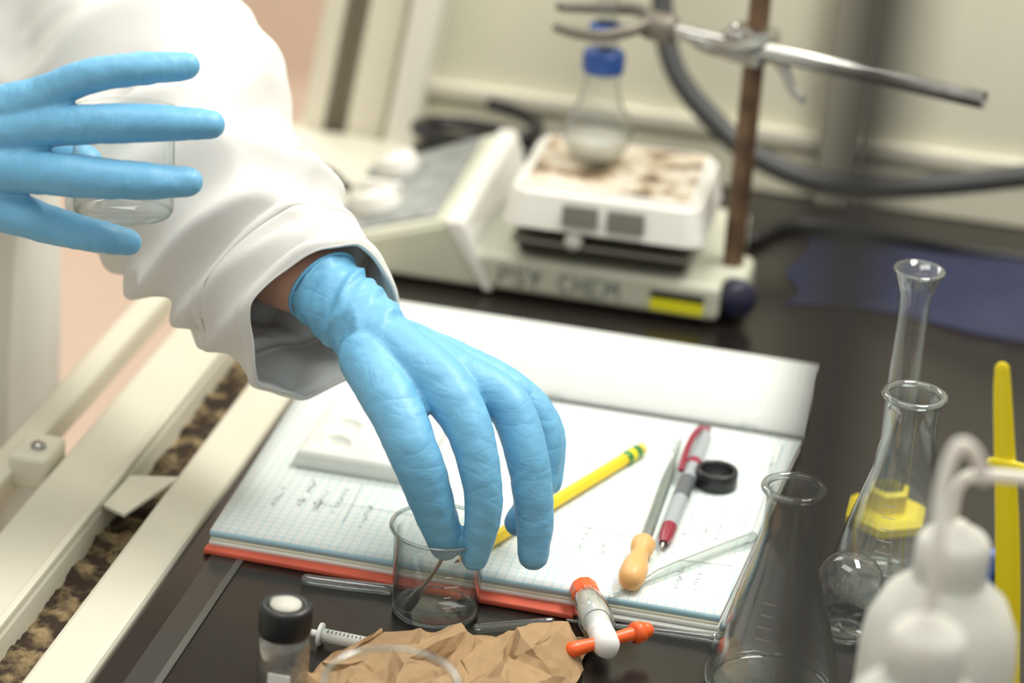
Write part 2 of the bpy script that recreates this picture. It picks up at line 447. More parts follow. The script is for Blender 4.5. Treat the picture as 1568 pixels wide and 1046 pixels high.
# ------------------------------------------------------------------ pen
pn = empty('ballpoint_pen', (.110,.16,.0175))
A, B = V((.1075,.082,.0175)), V((.1085,.242,.0178)); ax = (B-A).normalized(); L = (B-A).length
lz('pen_tip', [(0,0),(.0008,.001),(.0012,.006),(.0022,.010)], M_metal, pn, A, ax, seg=20)
lz('pen_grip', [(.0022,.006),(.0042,.014),(.0046,.026)], M_maroon, pn, A, ax, seg=24)
lz('pen_barrel', [(.0046,.026),(.0047,.06),(.0047,.105),(.0045,.118)], M_grey, pn, A, ax, seg=24)
lz('pen_collar', [(.0045,.105),(.0050,.106),(.0050,.112),(.0046,.113)], M_maroon, pn, A, ax, seg=24)
lz('pen_cap', [(.0046,.113),(.0046,.150),(.0035,.153)], M_grey, pn, A, ax, seg=24)
lz('pen_button', [(.0028,.150),(.0028,.160),(.0015,.162),(0,.162)], M_maroon, pn, A, ax, seg=20)
tube('pen_clip', [(.1055,.234,.0225),(.1035,.22,.0240),(.1025,.20,.0235),(.1030,.175,.0220)], M_maroon, pn, r=.0020)
lz('pen_label', [(.00485,.062),(.00485,.088)], pmat('pen_dark',(.10,.11,.12),.4), pn, A, ax, seg=24)

# ------------------------------------------------------------------ dropper with amber bulb
dr = empty('glass_dropper', (.099,.10,.016))
A, B = V((.0985,.030,.0205)), V((.0955,.228,.0165)); ax = (B-A).normalized()
lz('rubber_bulb', [(0,0),(.004,.0008),(.0064,.004),(.0075,.010),(.0073,.018),(.0060,.027),(.0048,.034),(.0046,.038),(.0060,.041),
                   (.0068,.045),(.0068,.049),(.0055,.052),(.0035,.053)], M_amber, dr, A, ax, seg=32)
lz('glass_stem', [(.0034,.050),(.0034,.14),(.0030,.155),(.0015,.165),(.0010,.198)], M_glass_thick, dr, A, ax, seg=24)

lathe('black_screw_cap', [(.0098,.0128),(.0122,.0128),(.0125,.014),(.0125,.0225),(.0120,.0235),(.0100,.0235),(.0095,.0225),(.0095,.0150),(.0,.0148),(0,.0128)],
      M_black, None, origin=(.1235,.180,0), seg=64)

# ------------------------------------------------------------------ glassware
def flask(name, x, y, h, rb, rr, mat=M_glass):
    e = empty(name, (x, y, 0))
    k = h/.117
    prof = [(0,.0012),(rb*.8,.0012),(rb*.93,.002),(rb,.007*k),(rb*.985,.012*k),(rb*.90,.024*k),(rb*.76,.041*k),(rb*.62,.058*k),(rb*.50,.072*k),(rr*.93,.084*k),(rr*.84,.092*k),(rr*.82,.108*k),(rr*.86,.113*k),(rr*1.0,h-.0012)]
    lathe('flask_wall', prof, mat, e, origin=(x, y, 0), seg=72)
    inn = [(r_-.0014 if r_ > .002 else 0, z+.0012) for r_, z in prof[:-1]]
    lathe('flask_inner_wall', inn, mat, e, origin=(x, y, 0), seg=72)
    lathe('flask_lip', circ(rr*1.0-.0014, h-.0012, .0022, .0019), M_glass_thick, e, origin=(x, y, 0), close=True, seg=72)
    lathe('flask_base_edge', circ(rb*.9, .0032, .002, .0018), M_glass_thick, e, origin=(x, y, 0), close=True, seg=72)
    bm = bmesh.new()
    for q in range(6):
        z = (.03+.006*q)*k; rad = rb*.90+(rb*.62-rb*.90)*((z-.024*k)/(.034*k)); rad += .0004
        for s in range(6):
            a0 = -1.9+s*.05; a1 = a0+.05
            P = [(x+rad*math.cos(a), y+rad*math.sin(a), zz) for a, zz in ((a0,z),(a1,z),(a1,z+.0005),(a0,z+.0005))]
            bm.faces.new([bm.verts.new(p) for p in P])
    obj('flask_graduation', bm, M_whitepl, e)
    return e
flask('erlenmeyer_flask', .183, -.020, .117, .0350, .0163)
flask('erlenmeyer_flask', .232, .108, .121, .0350, .0172)

bk = empty('glass_beaker', (0,0,0))
R0 = .0232; H = .0515
lathe('beaker_wall', [(0,.0012),(R0*.85,.0012),(R0*.97,.002),(R0,.005),(R0+.0007,.03),(R0+.0013,H-.007),(R0+.0018,H-.003),(R0+.0030,H)], M_glass, bk, seg=80)
lathe('beaker_inner_wall', [(0,.0030),(R0*.85,.0030),(R0-.0015,.006),(R0-.0010,.03),(R0-.0004,H-.003)], M_glass_soft, bk, seg=80)
lathe('beaker_lip', circ(R0+.0028, H, .0013, .0010), M_glass_thick, bk, close=True, seg=80)
lathe('beaker_foot', circ(R0*.93, .0028, .0016, .0014), M_glass_thick, bk, close=True, seg=80)
bm = bmesh.new()
for z, w in ((.016,.3),(.022,.16),(.028,.3),(.034,.16)):
    for s in range(6):
        a0 = -1.2+s*w/6; a1 = a0+w/6; rad = R0+.0012
        bm.faces.new([bm.verts.new((rad*math.cos(a), rad*math.sin(a), zz)) for a, zz in ((a0,z),(a1,z),(a1,z+.0005),(a0,z+.0005))])
obj('beaker_graduation', bm, M_whitepl, bk)
sm = empty('metal_spatula', (0,0,.03))
tube('spatula_shaft', [(-.013,-.006,.0045),(-.006,-.008,.018),(.003,-.010,.036),(.010,-.012,.058)], M_metal, sm, r=.0011)
bm = bmesh.new(); add_tube(bm, [(-.0155,-.0055,.0035,.0012),(-.0135,-.006,.0045,.0032),(-.010,-.007,.011,.0030),(-.007,-.0078,.018,.0011)], 5, 14, True, (V((.2,-.9,.35)).normalized(), .25))
obj('spatula_blade', bm, M_metal, sm)

tube('glass_rod', mm([(-73,6,3.2,3.1),(-50,8,3.2,3.1),(-28,10.5,3.2,3.1)]), M_glass_thick)
tube('glass_rod', mm([(26,-14,3.2,2.2),(44,-4,3.2,2.2),(62,6,3.2,2.2)]), M_glass_thick)
tube('glass_pasteur_pipette', mm([(90,22,14.5,1.0),(104,44,15,1.2),(112,56,16.3,2.6),(135,88,16.8,3.0),(154,114,17,3.0)]), M_glass_thick, n=8)
tube('glass_pasteur_pipette', mm([(70,12,2,1.0),(100,15,2.4,1.4),(148,16,4,3.0)]), M_glass_thick, n=8)

gc = empty('graduated_cylinder', (.222,.197,0)); GO = (.222,.197,0)
lathe('cylinder_tube', [(0,.012),(.0085,.012),(.0088,.02),(.0088,.135),(.0095,.143),(.0125,.152),(.0140,.156),(.0140,.1575),(.0128,.1575),(.0090,.146)], M_glass, gc, origin=GO, seg=48)
lathe('cylinder_lip', circ(.0138, .157, .0010, .0009), M_glass_thick, gc, origin=GO, close=True)
lathe('hex_foot', [(0,0),(.026,0),(.026,.005),(.022,.008),(.013,.009),(.013,.020),(.0098,.022),(.0098,.012)], M_ylw, gc, origin=GO, seg=6, smooth=False)

rb = empty('round_glass_bulb', (.213,.045,0))
lathe('bulb_wall', [(0,.001),(.013,.001),(.014,.003),(.011,.007),(.010,.013)]+[(.0185*math.cos(t), .031+.0185*math.sin(t)) for t in [-.95+i*.14 for i in range(18)]]+[(0,.0495)],
      M_glass, rb, origin=(.2135,.050,0), seg=56)
lathe('bulb_foot', circ(.0125, .0025, .0015, .0014), M_glass_thick, rb, origin=(.2135,.050,0), close=True)

fb = empty('foreground_beaker', (.033,-.241,0))
lathe('beaker_wall', [(0,.0012),(.026,.0012),(.0283,.005),(.0285,.09),(.0300,.098)], M_glass_soft, fb, origin=(.033,-.241,0), seg=72)
lathe('beaker_lip', circ(.0297, .0985, .0016, .0012), M_glass_thick, fb, origin=(.033,-.241,0), close=True, seg=72)

vl = empty('sample_vial', (-.046,-.133,0)); O = (-.046,-.133,0)
lathe('vial_glass', [(0,.001),(.0115,.001),(.0125,.003),(.0125,.045),(.0115,.048),(.0095,.050),(.0095,.054)], M_glass, vl, origin=O)
lathe('vial_inner', [(0,.003),(.0108,.003),(.0112,.044),(.0085,.049)], M_glass, vl, origin=O)
CZ = .008
lathe('vial_cap', [(.0100,.0425+CZ),(.0126,.0425+CZ),(.0128,.044+CZ),(.0128,.0572+CZ),(.0120,.0585+CZ),(.0085,.0585+CZ),(.0080,.0578+CZ),(0,.0578+CZ)], M_black, vl, origin=O, seg=64)
lathe('vial_septum', [(.0076,.0570+CZ),(.0076,.0586+CZ),(0,.0586+CZ)], pmat('septum',(.58,.57,.50),.6,var=.1,vscale=300), vl, origin=O)
box('vial_label', (-.050,-.1462,.012), (-.039,-.1454,.034), M_label, vl, bev=0)
bm = bmesh.new()
for i in range(48):
    a = 2*math.pi*i/48
    bmesh.ops.create_cube(bm, size=1, matrix=Matrix.Translation((O[0]+.0128*math.cos(a), O[1]+.0128*math.sin(a), .0505+CZ)) @ Matrix.Rotation(a, 4, 'Z') @ Matrix.Diagonal((.0005,.0006,.012,1)))
obj('vial_cap_ribs', bm, M_black, vl, smooth=False)

sy = empty('plastic_syringe', (-.04,-.056,.006)); A = V((-.058,-.053,.0062)); ax = V((1,-.06,0)).normalized()
lz('plunger_disc', [(0,0),(.0058,0),(.0058,.0016),(0,.0016)], M_whitepl, sy, A, ax, seg=32)
lz('plunger_rod', [(.002,.001),(.002,.014)], M_whitepl, sy, A, ax, seg=8)
lz('barrel_flange', [(0,.009),(.0062,.009),(.0062,.0105),(0,.0105)], M_whitepl, sy, A, ax, seg=32)
lz('syringe_barrel', [(0,.0105),(.0036,.0105),(.0036,.045),(.0015,.047),(.0015,.052),(0,.052)], M_poly, sy, A, ax, seg=28)
bm = bmesh.new()
for k in range(12):
    bmesh.ops.create_cube(bm, size=1, matrix=Matrix.Translation(A+ax*(.014+k*.0022)+V((0,-.0012,.0034))) @ Matrix.Diagonal((.0004,.0028 if k%5==0 else .0018,.0004,1)))
obj('syringe_scale', bm, M_black, sy, smooth=False)

# ------------------------------------------------------------------ stopcock
st = empty('ptfe_stopcock', (.09,0,.012)); A = V((.0745,.028,.0135)); B = V((.097,-.028,.0145)); ax = (B-A).normalized()
lz('red_cap', [(0,-.002),(.0068,-.002),(.0078,0),(.0078,.009),(.0065,.011),(.0055,.011)], M_orange, st, A, ax, seg=10, smooth=False)
lz('glass_neck', [(.0058,.010),(.0064,.016),(.0080,.022),(.0085,.030),(.0075,.036)], M_poly, st, A, ax, seg=32)
lz('glass_sleeve', [(.0072,.010),(.0090,.018),(.0096,.030),(.0090,.042),(.007,.046)], M_glass, st, A, ax, seg=32)
lz('stopcock_body', [(0,.034),(.0068,.036),(.0068,.050),(.0050,.052),(.0050,.058)], M_whitepl, st, A, ax, seg=32)
lz('stopcock_nut', [(0,.050),(.0060,.050),(.0072,.052),(.0072,.062),(.0055,.066),(0,.067)], M_whitepl, st, A, ax, seg=24)
P = V((.097,-.024,.0145)); h = V((.032,.030,.001)).normalized()
bm = bmesh.new(); add_tube(bm, [(*(P-h*.021), .0042),(*(P-h*.008), .0034),(*P, .0030),(*(P+h*.010), .0036),(*(P+h*.024), .0044)], 5, 16)
obj('orange_handle', bm, M_orange, st)
lz('handle_bead', [(0,.016),(.0055,.016),(.0060,.019),(.0055,.022),(0,.022)], M_orange, st, P, h, seg=20)

# ------------------------------------------------------------------ crumpled paper towel: sharp irregular facets
rg = random.Random(23)
nx, ny = 13, 9; bm = bmesh.new(); g = []
for j in range(ny+1):
    row = []
    for i in range(nx+1):
        u = i/nx; v_ = j/ny
        if 0 < i < nx: u += rg.uniform(-.40,.40)/nx
        if 0 < j < ny: v_ += rg.uniform(-.40,.40)/ny
        x = -.038+.124*u-.02*(1-v_)*(1-u)+rg.uniform(-.003,.003)
        ytop = -.046+.036*u-.034*max(0,.18-u)/.18+rg.uniform(-.006,.006)
        y = -.170+(ytop+.170)*v_
        e = min(1, min(u, 1-u, v_*1.0+.2, 1-v_)/.09)
        dome = .012+.010*math.exp(-((u-.84)/.13)**2)+.006*noise.noise(V((u*3,v_*2.5,2)))
        z = .0015 + (max(0,e)**.5)*(dome + rg.uniform(-.0070,.0070)) + rg.uniform(0,.003)
        row.append(bm.verts.new((x, y, max(.0012, z))))
    g.append(row)
for j in range(ny):
    for i in range(nx):
        a, b_, c, d = g[j][i], g[j][i+1], g[j+1][i+1], g[j+1][i]
        if rg.random() < .5: bm.faces.new((a, b_, c)); bm.faces.new((a, c, d))
        else: bm.faces.new((a, b_, d)); bm.faces.new((b_, c, d))
for amp in (.0016, .0007):
    bmesh.ops.subdivide_edges(bm, edges=bm.edges[:], cuts=1, use_grid_fill=True)
    bmesh.ops.triangulate(bm, faces=bm.faces[:])
    for v in bm.verts: v.co += V((rg.uniform(-amp,amp)*.7, rg.uniform(-amp,amp)*.7, rg.uniform(-amp*.3,amp)))
for v in bm.verts: v.co.z = max(v.co.z, .0008)
tw = obj('crumpled_paper_towel', bm, M_kraft, smooth=False)
s = tw.modifiers.new('solid','SOLIDIFY'); s.thickness = .0003; s.offset = 1

# ------------------------------------------------------------------ wash bottles
def wash(x, y, h, r, stem, ck=.038):
    e = empty('wash_bottle', (x, y, 0)); hb = h-ck
    lathe('bottle_body', [(0,.001),(r*.9,.001),(r,.005),(r,hb*.80),(r*.96,hb*.87),(r*.78,hb*.95),(r*.5,hb),(r*.42,hb+.004)], M_poly, e, origin=(x,y,0))
    lathe('bottle_water', [(0,.003),(r*.93,.003),(r*.95,.006),(r*.95,hb*.5),(0,hb*.5)], M_poly, e, origin=(x,y,0))
    lathe('bottle_cap', [(r*.40,hb),(r*.47,hb+.001),(r*.47,hb+.018),(r*.40,hb+.022),(r*.20,hb+.025),(r*.14,h-.010),(0,h-.008)], M_poly, e, origin=(x,y,0))
    tube('bottle_stem', stem, M_poly, e, n=10, r=.0030)
wash(.266,-.205,.212,.034, [(.264,-.205,.17),(.263,-.204,.205),(.265,-.203,.220),(.275,-.202,.2245),(.30,-.198,.2245),(.35,-.19,.224)])
wash(.262,-.318,.226,.033, [(.262,-.318,.17),(.261,-.314,.235),(.259,-.302,.262),(.262,-.294,.277),(.268,-.292,.276),(.274,-.291,.265)])

# ------------------------------------------------------------------ yellow tie + blue clip
yl = empty('yellow_ribbon_tie', (.29,-.06,.1))
bm = bmesh.new(); add_tube(bm, [(.275,-.060,.214,.0034),(.278,-.060,.195,.0044),(.290,-.060,.125,.0058),(.300,-.060,.050,.0064),(.305,-.060,.004,.0064)], 6, 12, True, (V((0,1,0)), .3))
obj('ribbon_strip', bm, M_ylw, yl)
bm = bmesh.new(); add_tube(bm, [(.277,-.061,.166,.0026),(.290,-.062,.165,.0034),(.315,-.062,.160,.0034)], 6, 12, True, (V((0,1,0)), .4))
obj('ribbon_branch', bm, M_ylw, yl)
lathe('blue_clip', [(0,0),(.0065,0),(.0070,.002),(.0060,.016),(.0040,.018),(0,.018)], M_blue, yl, origin=(.283,-.052,.098), axis=(.3,0,1), seg=8, smooth=False)

# ------------------------------------------------------------------ hotplate stirrer
hp = empty('hotplate_stirrer', (-.05,.5,0))
def prism(name, prof, y0, y1, mat, par, taper=None, bev=.003, smooth=False):
    bm = bmesh.new(); A_ = [bm.verts.new((x, y0, z)) for x, z in prof]; B_ = [bm.verts.new((x, y1, z)) for x, z in (taper or prof)]
    bm.faces.new(A_); bm.faces.new(B_[::-1]); n = len(prof)
    for i in range(n): bm.faces.new((A_[i], B_[i], B_[(i+1)%n], A_[(i+1)%n]))
    bmesh.ops.recalc_face_normals(bm, faces=bm.faces)
    if bev: bmesh.ops.bevel(bm, geom=bm.edges[:], offset=bev, segments=3, affect='EDGES')
    return obj(name, bm, mat, par, smooth)
prism('console', [(-.198,.004),(-.198,.016),(-.103,.048),(-.094,.048),(-.073,.004)], .440, .590, M_hp, hp,
      taper=[(-.198,.004),(-.198,.022),(-.100,.064),(-.090,.064),(-.073,.004)])
prism('console_trim', [(-.1035,.0485),(-.094,.050),(-.0905,.048),(-.068,.003),(-.074,.003)], .4388, .592, M_hpw, hp,
      taper=[(-.101,.065),(-.091,.0665),(-.087,.064),(-.068,.003),(-.074,.003)], bev=.001)
box('deck', (-.085,.440,.004), (.086,.592,.030), M_hp, hp, bev=.005, seg=3)
box('rod_lug', (.070,.466,.004), (.101,.506,.031), M_hp, hp, bev=.006, seg=3)
for i, (x, y) in enumerate(((-.18,.46),(-.18,.57),(.07,.46),(.07,.57))):
    lathe('foot_%d'%i, [(0,0),(.008,0),(.008,.006),(0,.006)], M_black, hp, origin=(x, y, 0), seg=24)
nrm = V((-.33,0,.94)).normalized()
bm = bmesh.new()
P = [(-.190,.452,.0198),(-.112,.452,.0462),(-.110,.580,.0605),(-.190,.580,.0262)]
bm.faces.new([bm.verts.new(V(p)+nrm*.0012) for p in P]); obj('control_panel', bm, pmat('panel_grey',(.30,.32,.30),.5,var=.4,vscale=60), hp, smooth=False)
lathe('heat_knob', [(0,0),(.0175,0),(.0175,.006),(.0160,.015),(.0145,.017),(0,.017)], M_hpw, hp, origin=(-.160,.487,.0300), axis=nrm, seg=40)
lathe('stir_knob', [(0,0),(.0155,0),(.0155,.006),(.0140,.014),(.0125,.016),(0,.016)], M_hpw, hp, origin=(-.162,.553,.0340), axis=nrm, seg=40)
box('knob_grip', (-.176,.4845,.044), (-.146,.4895,.053), M_hpw, hp, bev=.001)
lathe('lock_knob', [(0,0),(.011,0),(.013,.003),(.013,.012),(.010,.016),(0,.017)], M_navyp, hp, origin=(.092,.462,.017), axis=(.5,-.8,.1), seg=24)
PV = (.003,.49,0); RZ = 1.5
box('heater_skirt', (-.056,.450,.0305), (.060,.540,.052), pmat('heater_under',(.05,.045,.035),.7), hp, bev=.004, rotz=RZ, pivot=PV)
box('heater_tray', (-.058,.434,.0440), (.062,.546,.0475), pmat('tray_metal',(.25,.24,.20),.4,metal=.7), hp, bev=.0015, rotz=RZ, pivot=PV)
bm = bmesh.new()
bmesh.ops.create_cube(bm, size=1, matrix=Matrix.Translation((.003,.490,.071)) @ Matrix.Diagonal((.136,.120,.027,1)))
ve = [e for e in bm.edges if abs(e.verts[0].co.z-e.verts[1].co.z) > .01]
bmesh.ops.bevel(bm, geom=ve, offset=.014, segments=5, affect='EDGES', profile=.5)
for v in bm.verts:
    if v.co.z > .07: v.co.x = .003+(v.co.x-.003)*.93; v.co.y = .490+(v.co.y-.490)*.93
te = [e for e in bm.edges if e.verts[0].co.z > .07 and e.verts[1].co.z > .07]
bmesh.ops.bevel(bm, geom=te, offset=.004, segments=3, affect='EDGES')
bmesh.ops.rotate(bm, cent=(.003,.49,0), matrix=Matrix.Rotation(math.radians(RZ), 3, 'Z'), verts=bm.verts)
obj('heater_block', bm, M_hpw, hp, smooth=False)
m, nt, out = newmat('stained_ceramic'); b = nt.nodes.new('ShaderNodeBsdfPrincipled'); nt.links.new(b.outputs[0], out.inputs[0]); b.inputs['Roughness'].default_value = .35
tc = nt.nodes.new('ShaderNodeTexCoord'); n = nt.nodes.new('ShaderNodeTexNoise'); n.inputs['Scale'].default_value = 48; n.inputs['Detail'].default_value = 9; n.inputs['Roughness'].default_value = .65
nt.links.new(tc.outputs['Object'], n.inputs['Vector']); r = nt.nodes.new('ShaderNodeValToRGB'); nt.links.new(n.outputs[0], r.inputs[0])
r.color_ramp.elements[0].position = .36; r.color_ramp.elements[0].color = (.08,.055,.035,1)
r.color_ramp.elements[1].position = .58; r.color_ramp.elements[1].color = (.72,.67,.56,1)
e_ = r.color_ramp.elements.new(.43); e_.color = (.30,.21,.13,1); e_ = r.color_ramp.elements.new(.50); e_.color = (.60,.49,.35,1)
nt.links.new(r.outputs[0], b.inputs['Base Color'])
box('ceramic_surface', (-.052,.443,.0835), (.058,.537,.0858), m, hp, bev=.0008, rotz=RZ, pivot=PV)
box('patch_a', (-.024,.4276,.062), (.000,.4300,.077), M_patch, hp, bev=.0004, rotz=RZ, pivot=PV)
box('patch_b', (.006,.4276,.062), (.031,.4300,.077), M_patch, hp, bev=.0004, rotz=RZ, pivot=PV)
lathe('pivot_screw', [(0,0),(.006,0),(.006,.004),(0,.005)], M_hpw, hp, origin=(-.014,.436,.050), axis=(0,-1,0), seg=20)
box('warning_label', (.040,.4388,.008), (.076,.4402,.0165), M_warn, hp, bev=0)
box('warning_label_header', (.040,.4388,.0165), (.076,.4402,.0215), M_black, hp, bev=0)
LET = {'P':[[(0,0),(.1,1)],[(.1,1),(.6,.95),(.65,.6),(.1,.5)]], 'S':[[(.6,.95),(.15,.9),(.1,.6),(.55,.45),(.5,.05),(0,.1)]],
       'Y':[[(0,1),(.25,.5),(.6,1)],[(.5,.8),(.2,-.05)]], 'C':[[(.6,.9),(.2,.95),(0,.5),(.2,.05),(.6,.1)]], 'H':[[(0,0),(.1,1)],[(.5,0),(.6,1)],[(.0,.5),(.6,.55)]],
       'E':[[(.6,1),(.05,.95),(0,0),(.6,.05)],[(.05,.5),(.45,.5)]], 'M':[[(0,0),(.1,1),(.35,.4),(.65,1),(.75,0)]]}
bm = bmesh.new(); cx = -.064
for ch in "PSY CHEM":
    if ch == ' ': cx += .010; continue
    for st_ in LET[ch]:
        for (ax_, az_), (bx_, bz_) in zip(st_, st_[1:]):
            a = V((cx+ax_*.0125, .4390, .0105+az_*.0125)); b_ = V((cx+bx_*.0125, .4390, .0105+bz_*.0125))
            d = (b_-a).normalized(); nn = V((-d.z, 0, d.x))*.00065; a -= d*.0004; b_ += d*.0004
            bm.faces.new([bm.verts.new(q) for q in (a+nn, b_+nn, b_-nn, a-nn)])
    cx += .0105 if ch != 'M' else .012
obj('marker_lettering', bm, pmat('marker_ink',(.13,.16,.17),.6), hp, smooth=False)

# ------------------------------------------------------------------ stand rod + clamp
sr = empty('support_stand', (.088,.484,0))
tube('stand_rod', [(.088,.484,.012),(.087,.484,.2),(.084,.484,.7)], M_rod, sr, r=.0072, cap=False)
cl = empty('clamp_holder', (.085,.47,.185))
a0, a1 = V((.018,.492,.187)), V((.240,.418,.1905)); ax = (a1-a0).normalized()
lz('clamp_arm', [(.0058,0),(.0058,(a1-a0).length),(.0042,(a1-a0).length),(.0040,(a1-a0).length-.02),(0,(a1-a0).length-.02)], M_metal, cl, a0, ax, seg=32)
box('boss_block', (.069,.464,.176), (.100,.494,.199), M_metal, cl, bev=.005, seg=3, rotz=-18)
tube('boss_screw', [(.082,.468,.200),(.079,.452,.206),(.077,.440,.209)], M_metal, cl, r=.0035)
bm = bmesh.new(); add_tube(bm, mm([(45,448,196,3),(60,452,190,6),(76,446,192,6.5),(90,440,200,6.5),(100,437,206,2.5)]), 5, 14, True, (V((.2,.9,.3)).normalized(), .3)); obj('wing_nut', bm, M_metal, cl)
bm = bmesh.new(); add_tube(bm, mm([(100,470,186,5),(110,462,178,4),(116,458,168,3.5),(124,455,163,3)]), 5, 14, True, (V((0,1,0)), .5)); obj('boss_hook', bm, M_metal, cl)
lz('clamp_knuckle', [(0,0),(.009,0),(.010,.004),(.010,.020),(.006,.024),(0,.024)], M_clamp, cl, V((.012,.494,.187)), ax, seg=24)
tube('prong_front', mm([(16,490,190,4.5),(4,475,187,4.5),(-12,469,183,4.2),(-30,473,181,4),(-45,482,180,3.6)]), M_clamp, cl)
tube('prong_back', mm([(16,494,192,4.5),(4,507,192,4.5),(-12,511,190,4.2),(-30,508,189,4),(-47,498,190,3.6)]), M_clamp, cl)

rf = empty('round_bottom_flask', (-.014,.490,.1)); O = (-.0135,.490,0)
zc = .110; RB = .0235
lathe('flask_glass', [(0,.0868)]+[(RB*math.cos(t), zc+RB*math.sin(t)) for t in [-1.4+i*.16 for i in range(15)]]+[(.0145,.132),(.0122,.140),(.0112,.154)], M_glass, rf, origin=O)
lathe('flask_liquid', [(0,.0885)]+[((RB-.0018)*math.cos(t), zc+(RB-.0018)*math.sin(t)) for t in [-1.4+i*.2 for i in range(7)]]+[(0,zc-.004)], M_liquid, rf, origin=O)
lathe('blue_cap', [(.0112,.152),(.0138,.152),(.0142,.154),(.0142,.163),(.0130,.166),(.006,.167)], M_blue, rf, origin=O, seg=32)
lathe('upper_neck', [(.0085,.164),(.0085,.178)], M_glass, rf, origin=O)
lathe('blue_ring', [(.0085,.176),(.0112,.177),(.0112,.184),(.0085,.185)], M_blue, rf, origin=O)
lathe('upper_tube', [(.0065,.184),(.0065,.25),(.010,.26)], M_glass, rf, origin=O)

tube('rubber_hose', mm([(-12,690,260,8),(-4,680,200,8),(-4,670,155,8),(14,652,106,8),(55,643,69,8.5),(92,632,53,8.5),(136,626,47,8.4),(196,619,56,8.3),(271,619,75,8.3),(360,616,104,8.2)]), M_hose, n=10)
tube('power_cable', mm([(88,600,5,5),(110,640,5,5),(160,650,5,5),(260,640,5,5),(380,650,5,5)]), M_black, n=8)
tube('power_cable', mm([(-262,596,10.5,4),(-246,606,10.5,4),(-224,596,10.5,4),(-205,575,9,4),(-190,597,5,4)]), M_black, n=8)
bm = bmesh.new(); L_ = []
for k in range(40):
    t = k*.36; L_.append((-.130+.045*math.cos(t), .655+.030*math.sin(t), .007+.0011*k, .0055))
add_tube(bm, L_, 3, 10); obj('coiled_cable', bm, M_black)

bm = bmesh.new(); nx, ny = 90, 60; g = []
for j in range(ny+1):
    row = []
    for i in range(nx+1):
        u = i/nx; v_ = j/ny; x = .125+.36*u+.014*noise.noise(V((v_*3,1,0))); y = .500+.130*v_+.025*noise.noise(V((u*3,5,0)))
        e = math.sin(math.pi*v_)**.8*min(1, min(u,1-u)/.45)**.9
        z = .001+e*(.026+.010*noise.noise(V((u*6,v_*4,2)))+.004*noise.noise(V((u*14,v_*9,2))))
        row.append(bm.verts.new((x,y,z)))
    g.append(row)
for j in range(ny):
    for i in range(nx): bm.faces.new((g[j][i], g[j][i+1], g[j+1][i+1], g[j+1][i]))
obj('blue_reflection_mound', bm, M_bluerefl)  # solid mound added in place of a soft blue reflection

sa = empty('hood_sash_window', (.245,-.845,.4))
box('sash_edge', (.2385,-.849,0), (.2505,-.841,1.2), pmat('sash_edge',(.035,.035,.03),.6), sa, bev=.001)

# ------------------------------------------------------------------ person
ps = empty('lab_worker', (-.475,.23,0))
def remesh_tubes(name, tubes, mat, vox=.0012, smooth=4, disp=None):
    bm = bmesh.new()
    for k, t in enumerate(tubes):
        cr, cf = t[0]
        add_tube(bm, mm(t[1:]), 14, 40, 'flatstart' if len(t[0]) > 2 or (k == 0 and name.startswith('left')) else True, crease=cr, cf=cf, diag=.9, seed=k*1.7)
    o = obj(name, bm, mat, ps)
    rm = o.modifiers.new('remesh','REMESH'); rm.mode = 'VOXEL'; rm.voxel_size = vox; rm.use_smooth_shade = True
    s = o.modifiers.new('smooth','SMOOTH'); s.iterations = smooth; s.factor = .6
    if disp:
        for i, (size, st_) in enumerate(disp):
            tx = bpy.data.textures.new(name+'_t%d'%i, 'CLOUDS'); tx.noise_scale = size; tx.noise_depth = 1
            d = o.modifiers.new('wr%d'%i,'DISPLACE'); d.texture = tx; d.strength = st_; d.mid_level = .5; d.texture_coords = 'LOCAL'
    return o
LH = [
 [(.0030,95),(-88,68.5,148.2,21.4),(-70,56,141,20.8),(-51,42,134,20.3),(-34,31,126,19.5)],
 [(.0004,150),(-52,24,131,14.5),(-29,-1,117,14.4),(-14,-16,101,13.2),(-4,-18,80,12.0),(3,-14.5,58,10.2),(5.5,-12,47,8.1)],
 [(.0004,150),(-40,33,135,15.5),(-11,18,126,15),(8,4,114,12.8),(20,-8,93,10.8),(24.5,-12,69,9.6),(21.5,-11,43,7.5)],
 [(.0004,150),(-39,43,131,16),(-4,34,122,15),(25,30,113,12.4),(40,17,91,11.2),(47,12,63,10.3),(49,9,39,8.3)],
 [(.0004,150),(-38,57,124,15.5),(-1,54,116,14.5),(26,55,106,11.8),(43,50,88,9.6),(43,38,60,8.7),(37,22,50,7.6)],
 [(.0004,150),(-38,70,117,13),(-1,72,106,12.4),(26,74,98,9.6),(42,75,80,7.5),(46,62,56,6.7)],
]
remesh_tubes('left_glove_hand', LH, M_gloveL, disp=[(.018,.0009)])
RH = [
 [(.0004,150),(-282,-24,232,15),(-248,-30,253,14.5),(-214,-29,268,10.5),(-190,-29,282,8.9),(-165,-22,288,8.5),(-144,-8,288,7.2)],
 [(.0004,150),(-282,-25,229,15),(-249,-35,244,14.5),(-215,-35,254,10.9),(-186,-38,261,10.1),(-155,-31,264,9.6),(-128,-16,262,7.6)],
 [(.0004,150),(-281,-27,225,15),(-247,-40,231,14.5),(-214,-44,234,11.3),(-189,-48,237,10.8),(-160,-43,237,9.9),(-135,-29,235,7.8)],
 [(.0004,150),(-280,-29,220,15),(-252,-37,215,14),(-221,-44,211,11.3),(-198,-42,206,9.5),(-178,-39,203,8.5),(-165,-29,198,6.8)],
 [(.0004,120),(-287,-3,232,15),(-262,16,230,12.5),(-235,34,220,11),(-212,36,212,9.4)],
 [(.0018,80),(-330,5,206,20),(-305,-14,218,19),(-285,-20,224,18)],
]
remesh_tubes('right_glove_hand', RH, M_gloveR, disp=[(.018,.0009)])

